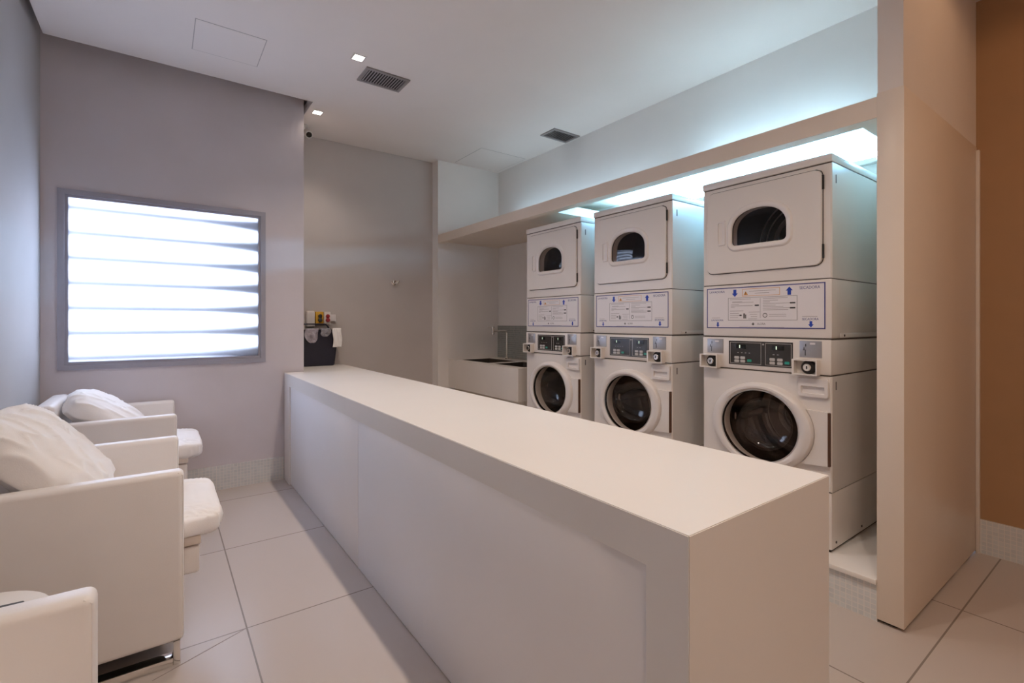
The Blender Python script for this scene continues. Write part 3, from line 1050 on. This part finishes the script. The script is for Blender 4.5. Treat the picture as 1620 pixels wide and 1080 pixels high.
# ------------------------------------------------------------------ armchairs
def pad(bm, hx, hy, hz, e1=0.35, e2=0.35, nu=64, nv=32, wr=0.0, seed=0.0, sag=0.0, freq=(7, 7, 7), ridge=0.0):
    """soft cushion: rounded box with creases"""
    def se(w, e):
        return math.copysign(abs(w) ** e, w)
    loops = []
    for j in range(1, nv):
        phi = -PI / 2 + PI * j / nv
        L = []
        for i in range(nu):
            th = 2 * PI * i / nu
            p = Vector((hx * se(math.cos(phi), e1) * se(math.cos(th), e2), hy * se(math.cos(phi), e1) * se(math.sin(th), e2), hz * se(math.sin(phi), e1)))
            q = Vector((p.x * freq[0] + seed, p.y * freq[1], p.z * freq[2]))
            d = noise.noise(q) * wr
            if ridge:
                d += (1 - abs(noise.noise(q * 1.7 + Vector((seed * 3, 5, 1))) * 2)) ** 3 * ridge * max(0, .7)
            n = Vector((p.x / hx ** 2, p.y / hy ** 2, p.z / hz ** 2)).normalized()
            L.append(p + n * d)
        loops.append(L)
    rows = loft(bm, loops)
    for row, s in ((rows[0], -1), (rows[-1], 1)):
        c = Vector((0, 0, 0))
        for v in row:
            c += v.co
        cv = bm.verts.new(c / len(row))
        for i in range(len(row)):
            bm.faces.new((row[i], row[(i + 1) % len(row)], cv))


CHG = 'white leather armchairs along the left wall'


def armchair(y0, width, xf, xb, label, seed, bt=0.08, bx=0.085, bh=0.53, ext=0.145):
    """arms run along x from xb (wall) to xf; y0 is the near arm's outer face"""
    o = empty('armchair', (xb, y0 + width / 2, 0), label, 'armchair', CHG)
    L = xf - xb
    hwid = width / 2
    at = 0.075
    for s in (-1, 1):
        bm = bmesh.new()
        a, b = (-hwid, -hwid + at) if s < 0 else (hwid - at, hwid)
        add_box(bm, 0, L, a, b, 0.09, 0.752, 0.020, 4)
        arm = obj('arm', bm, 'leather', o)
        # welt along the front edges
        bm = bmesh.new()
        for yy in (a + .007, b - .007):
            add_tube(bm, [(L - .006, yy, 0.11), (L - .006, yy, 0.735), (L - .02, yy, 0.7455)], 0.0028, 6)
        obj('piping', bm, 'leather', arm)
        bm = bmesh.new()
        yy = -hwid + .03 if s < 0 else hwid - .03
        add_box(bm, L - .035, L - .012, yy - .025, yy + .025, 0.0, 0.092, 0.002)
        add_box(bm, 0.04, 0.063, yy - .025, yy + .025, 0.0, 0.092, 0.002)
        add_box(bm, 0.063, L - .035, yy - .025, yy + .025, 0.0, 0.030, 0.002)
        obj('sled_leg', bm, 'chrome', o)
    bm = bmesh.new()
    add_box(bm, 0.02, L - .05, -hwid + at, hwid - at, 0.12, 0.40, 0.012, 2)
    obj('seat_base', bm, 'leather', o)
    box('underside', 0.03, L - .04, -hwid + .06, hwid - .06, 0.085, 0.12, 'dark', o)
    # back, tilted
    bm = bmesh.new()
    t = bmesh.new()
    add_box(t, -bt / 2, bt / 2, -hwid + at + .003, hwid - at - .003, 0.0, bh, bt * .3, 4)
    merge(bm, t, Matrix.Translation((bx, 0, 0.34)) @ Matrix.Rotation(R(-3), 4, 'Y'))
    obj('backrest', bm, 'leather', o)
    bm = bmesh.new()
    cs = bx + bt / 2 + .004
    cl = L - cs + ext
    pad(bm, cl / 2, hwid - at - .006, 0.058, 0.46, 0.24, 160, 40, 0.008, seed, freq=(5, 30, 10), ridge=0.007)
    bm.transform(Matrix.Translation((cs + cl / 2, 0, 0.492)))
    obj('seat_cushion', bm, 'cloth', o)
    bm = bmesh.new()
    add_box(bm, L - .20, L + ext - .083, -hwid + at + .02, hwid - at - .02, 0.415, 0.452, 0.006)
    obj('seat_board', bm, 'wood', o)
    bm = bmesh.new()
    add_box(bm, L - .09, L + ext - .087, -hwid + at + .03, -hwid + at + .30, 0.295, 0.405, 0.012, 3)
    obj('support_block', bm, 'leather', o)
    return o


armchair(2.29, 0.77, 0.075, -0.635, 'white leather armchair in the middle, nearer the table, with wrinkled cushion', 1.0, 0.05, 0.045, 0.50)
armchair(3.715, 0.765, 0.085, -0.64, 'white leather armchair in the far corner under the window', 4.0, 0.10, 0.125, 0.515)
near = armchair(0.74, 0.72, -0.115, -0.64, 'white leather armchair nearest the camera, only its arm in view', 8.0, ext=-0.06)

near.scale = (1, 1, 0.982)


def pillow(loc, rot, hx, hy, hz, seed, label):
    bm = bmesh.new()
    pad(bm, hx, hy, hz, 0.72, 0.55, 144, 72, 0.018, seed, freq=(4, 8, 7), ridge=0.016)
    o = obj('pillow', bm, 'cloth', None, loc, ang=80)
    o.rotation_euler = rot
    return tag(o, label, 'pillow', 'white pillows on the armchairs')


pillow((-0.368, 2.665, 0.785), (0, R(46), 0), 0.255, 0.285, 0.102, 2.3, 'plump white pillow leaning in the middle armchair')
pillow((-0.276, 4.09, 0.734), (0, R(36), 0), 0.225, 0.275, 0.085, 6.1, 'white pillow slumped in the corner armchair under the window')

# small table between the near and middle chairs
tb = empty('side_table', (-0.392, 1.752, 0), 'small round white side table between the near and middle armchairs', 'table')
bm = bmesh.new()
add_lathe(bm, [(0.0, 0.565), (0.152, 0.565), (0.157, 0.57), (0.157, 0.588), (0.152, 0.592), (0.0, 0.592)], 48, 'z')
obj('table_top', bm, 'counter', tb)
bm = bmesh.new()
add_lathe(bm, [(0.02, 0.02), (0.02, 0.565)], 20, 'z')
obj('stem', bm, 'chrome', tb)
bm = bmesh.new()
add_lathe(bm, [(0.14, 0.0), (0.14, 0.01), (0.03, 0.022)], 36, 'z')
obj('base', bm, 'chrome', tb)
rc = box('remote_control', -0.02, 0.02, -0.055, 0.055, 0, 0.012, 'ink_black', None, 0.004)
rc.location = (-0.345, 1.768, 0.592)
rc.rotation_euler = (0, 0, R(86))
tag(rc, 'flat black object lying on the round side table', 'remote')

# ------------------------------------------------------------------ bin and the things about it
bx, by = 1.245, 5.03
bn = empty('waste_bin', (bx, by, CZ), 'navy black plastic bin standing on the far end of the counter', 'bin')
bm = bmesh.new()


def rr3(hx, hy, r, z):
    return [(x, y, z) for x, y in rrect(-hx, hx, -hy, hy, r, 6)]


loft(bm, [rr3(.158, .072, .03, 0.0), rr3(.170, .075, .03, 0.01), rr3(.205, .088, .03, 0.342), rr3(.210, .093, .03, 0.348), rr3(.210, .093, .03, 0.356),
          rr3(.200, .083, .028, 0.356), rr3(.166, .068, .025, 0.02)], True, True)
obj('body', bm, 'bin', bn)
bm = bmesh.new()
add_tube(bm, [(-.16, -.093, .33), (-.155, -.095, .385), (-.13, -.095, .412), (.07, -.095, .412), (.095, -.095, .385), (.10, -.093, .33)], 0.007, 10)
obj('handle', bm, 'bin', bn)


def drape(name, x, w, z0, z1, y, m, label, cat, seed, round_=False):
    bm = bmesh.new()
    nx, nz = 14, 18
    rows = []
    for j in range(nz + 1):
        f = j / nz
        row = []
        for i in range(nx + 1):
            g = i / nx - .5
            ww = w
            if round_ and f > .55:
                ww = w * math.sqrt(max(0.02, 1 - ((f - .55) / .47) ** 2))
            z = z1 + (z0 - z1) * max(0, (f - .2) / .8)
            yy = y + (0.028 * (1 - f / .2) + .0 if f < .2 else 0)
            if f < .2:
                z = z1 + .004 * math.sin(PI * f / .2)
            yy -= abs(noise.noise(Vector((g * 5 + seed, f * 2.5, seed)))) * .022 + .002
            row.append((x + g * ww + .006 * math.sin(f * 7 + seed), yy, z))
        rows.append(row)
    loft(bm, rows, closed=False)
    o = obj(name, bm, m, None, None, ang=90)
    s = o.modifiers.new('thickness', 'SOLIDIFY')
    s.thickness = 0.003
    s.offset = 0
    return tag(o, label, cat)


FY = by - .097
drape('plastic_bag', bx - .066, .120, 1.135, 1.270, FY - .012, mat('printed film', (0.36, 0.33, 0.38), 0.25, var=0.35, scale=30), 'crumpled printed plastic bag hanging over the front of the bin', 'bag', 1.0, True)
drape('plastic_wrap', bx + .060, .095, 1.195, 1.270, FY - .034, mat('grey film', (0.28, 0.27, 0.30), 0.25, var=0.3, scale=24), 'grey plastic wrap bunched on the rim of the bin beside its bag', 'plastic', 5.0, True)
drape('cleaning_cloth', bx + .178, .085, 1.088, 1.272, FY - .008, 'cloth', 'white cloth draped over the right edge of the bin', 'cloth', 3.0)

# small boxes on the wall behind the bin
bm = bmesh.new()
add_box(bm, -0.042, 0.042, -0.055, 0, -0.09, 0.075, 0.018, 4)
o = obj('soap_dispenser', bm, 'plastic', None, (1.214, YB, 1.375))
tag(o, 'rounded white dispenser on the wall behind the bin', 'dispenser')


def wall_box(name, x, hw, z0, z1, body, mark, label):
    o = empty(name, (x, YB, z0), label, 'wall box', 'small boxes on the wall behind the bin')
    box('case', -hw, hw, -0.045, 0, 0, z1 - z0, body, o, 0.006)
    bm = bmesh.new()
    for z, r in ((0.048, 0.021), (0.088, 0.019)):
        add_lathe(bm, [(r, -.045), (r, -.056), (r * .6, -.060), (0, -.060)], 20, 'y', (0.004, 0, z))
    add_box(bm, -0.008, 0.016, -0.054, -0.045, 0.05, 0.085)
    obj('knob', bm, mark, o)


wall_box('wall_box', 1.300, 0.038, 1.31, 1.443, 'yellow', 'ink_black', 'small yellow wall box with black knobs behind the bin')
wall_box('wall_box', 1.375, 0.033, 1.31, 1.443, 'plastic', 'red', 'small white wall box with red knobs behind the bin')
o = box('socket_box', -0.028, 0.028, -0.03, 0, 0, 0.07, 'sign', None, 0.004)
o.location = (1.437, YB, 1.345)
tag(o, 'small pale plastic box right of the white wall box', 'box')
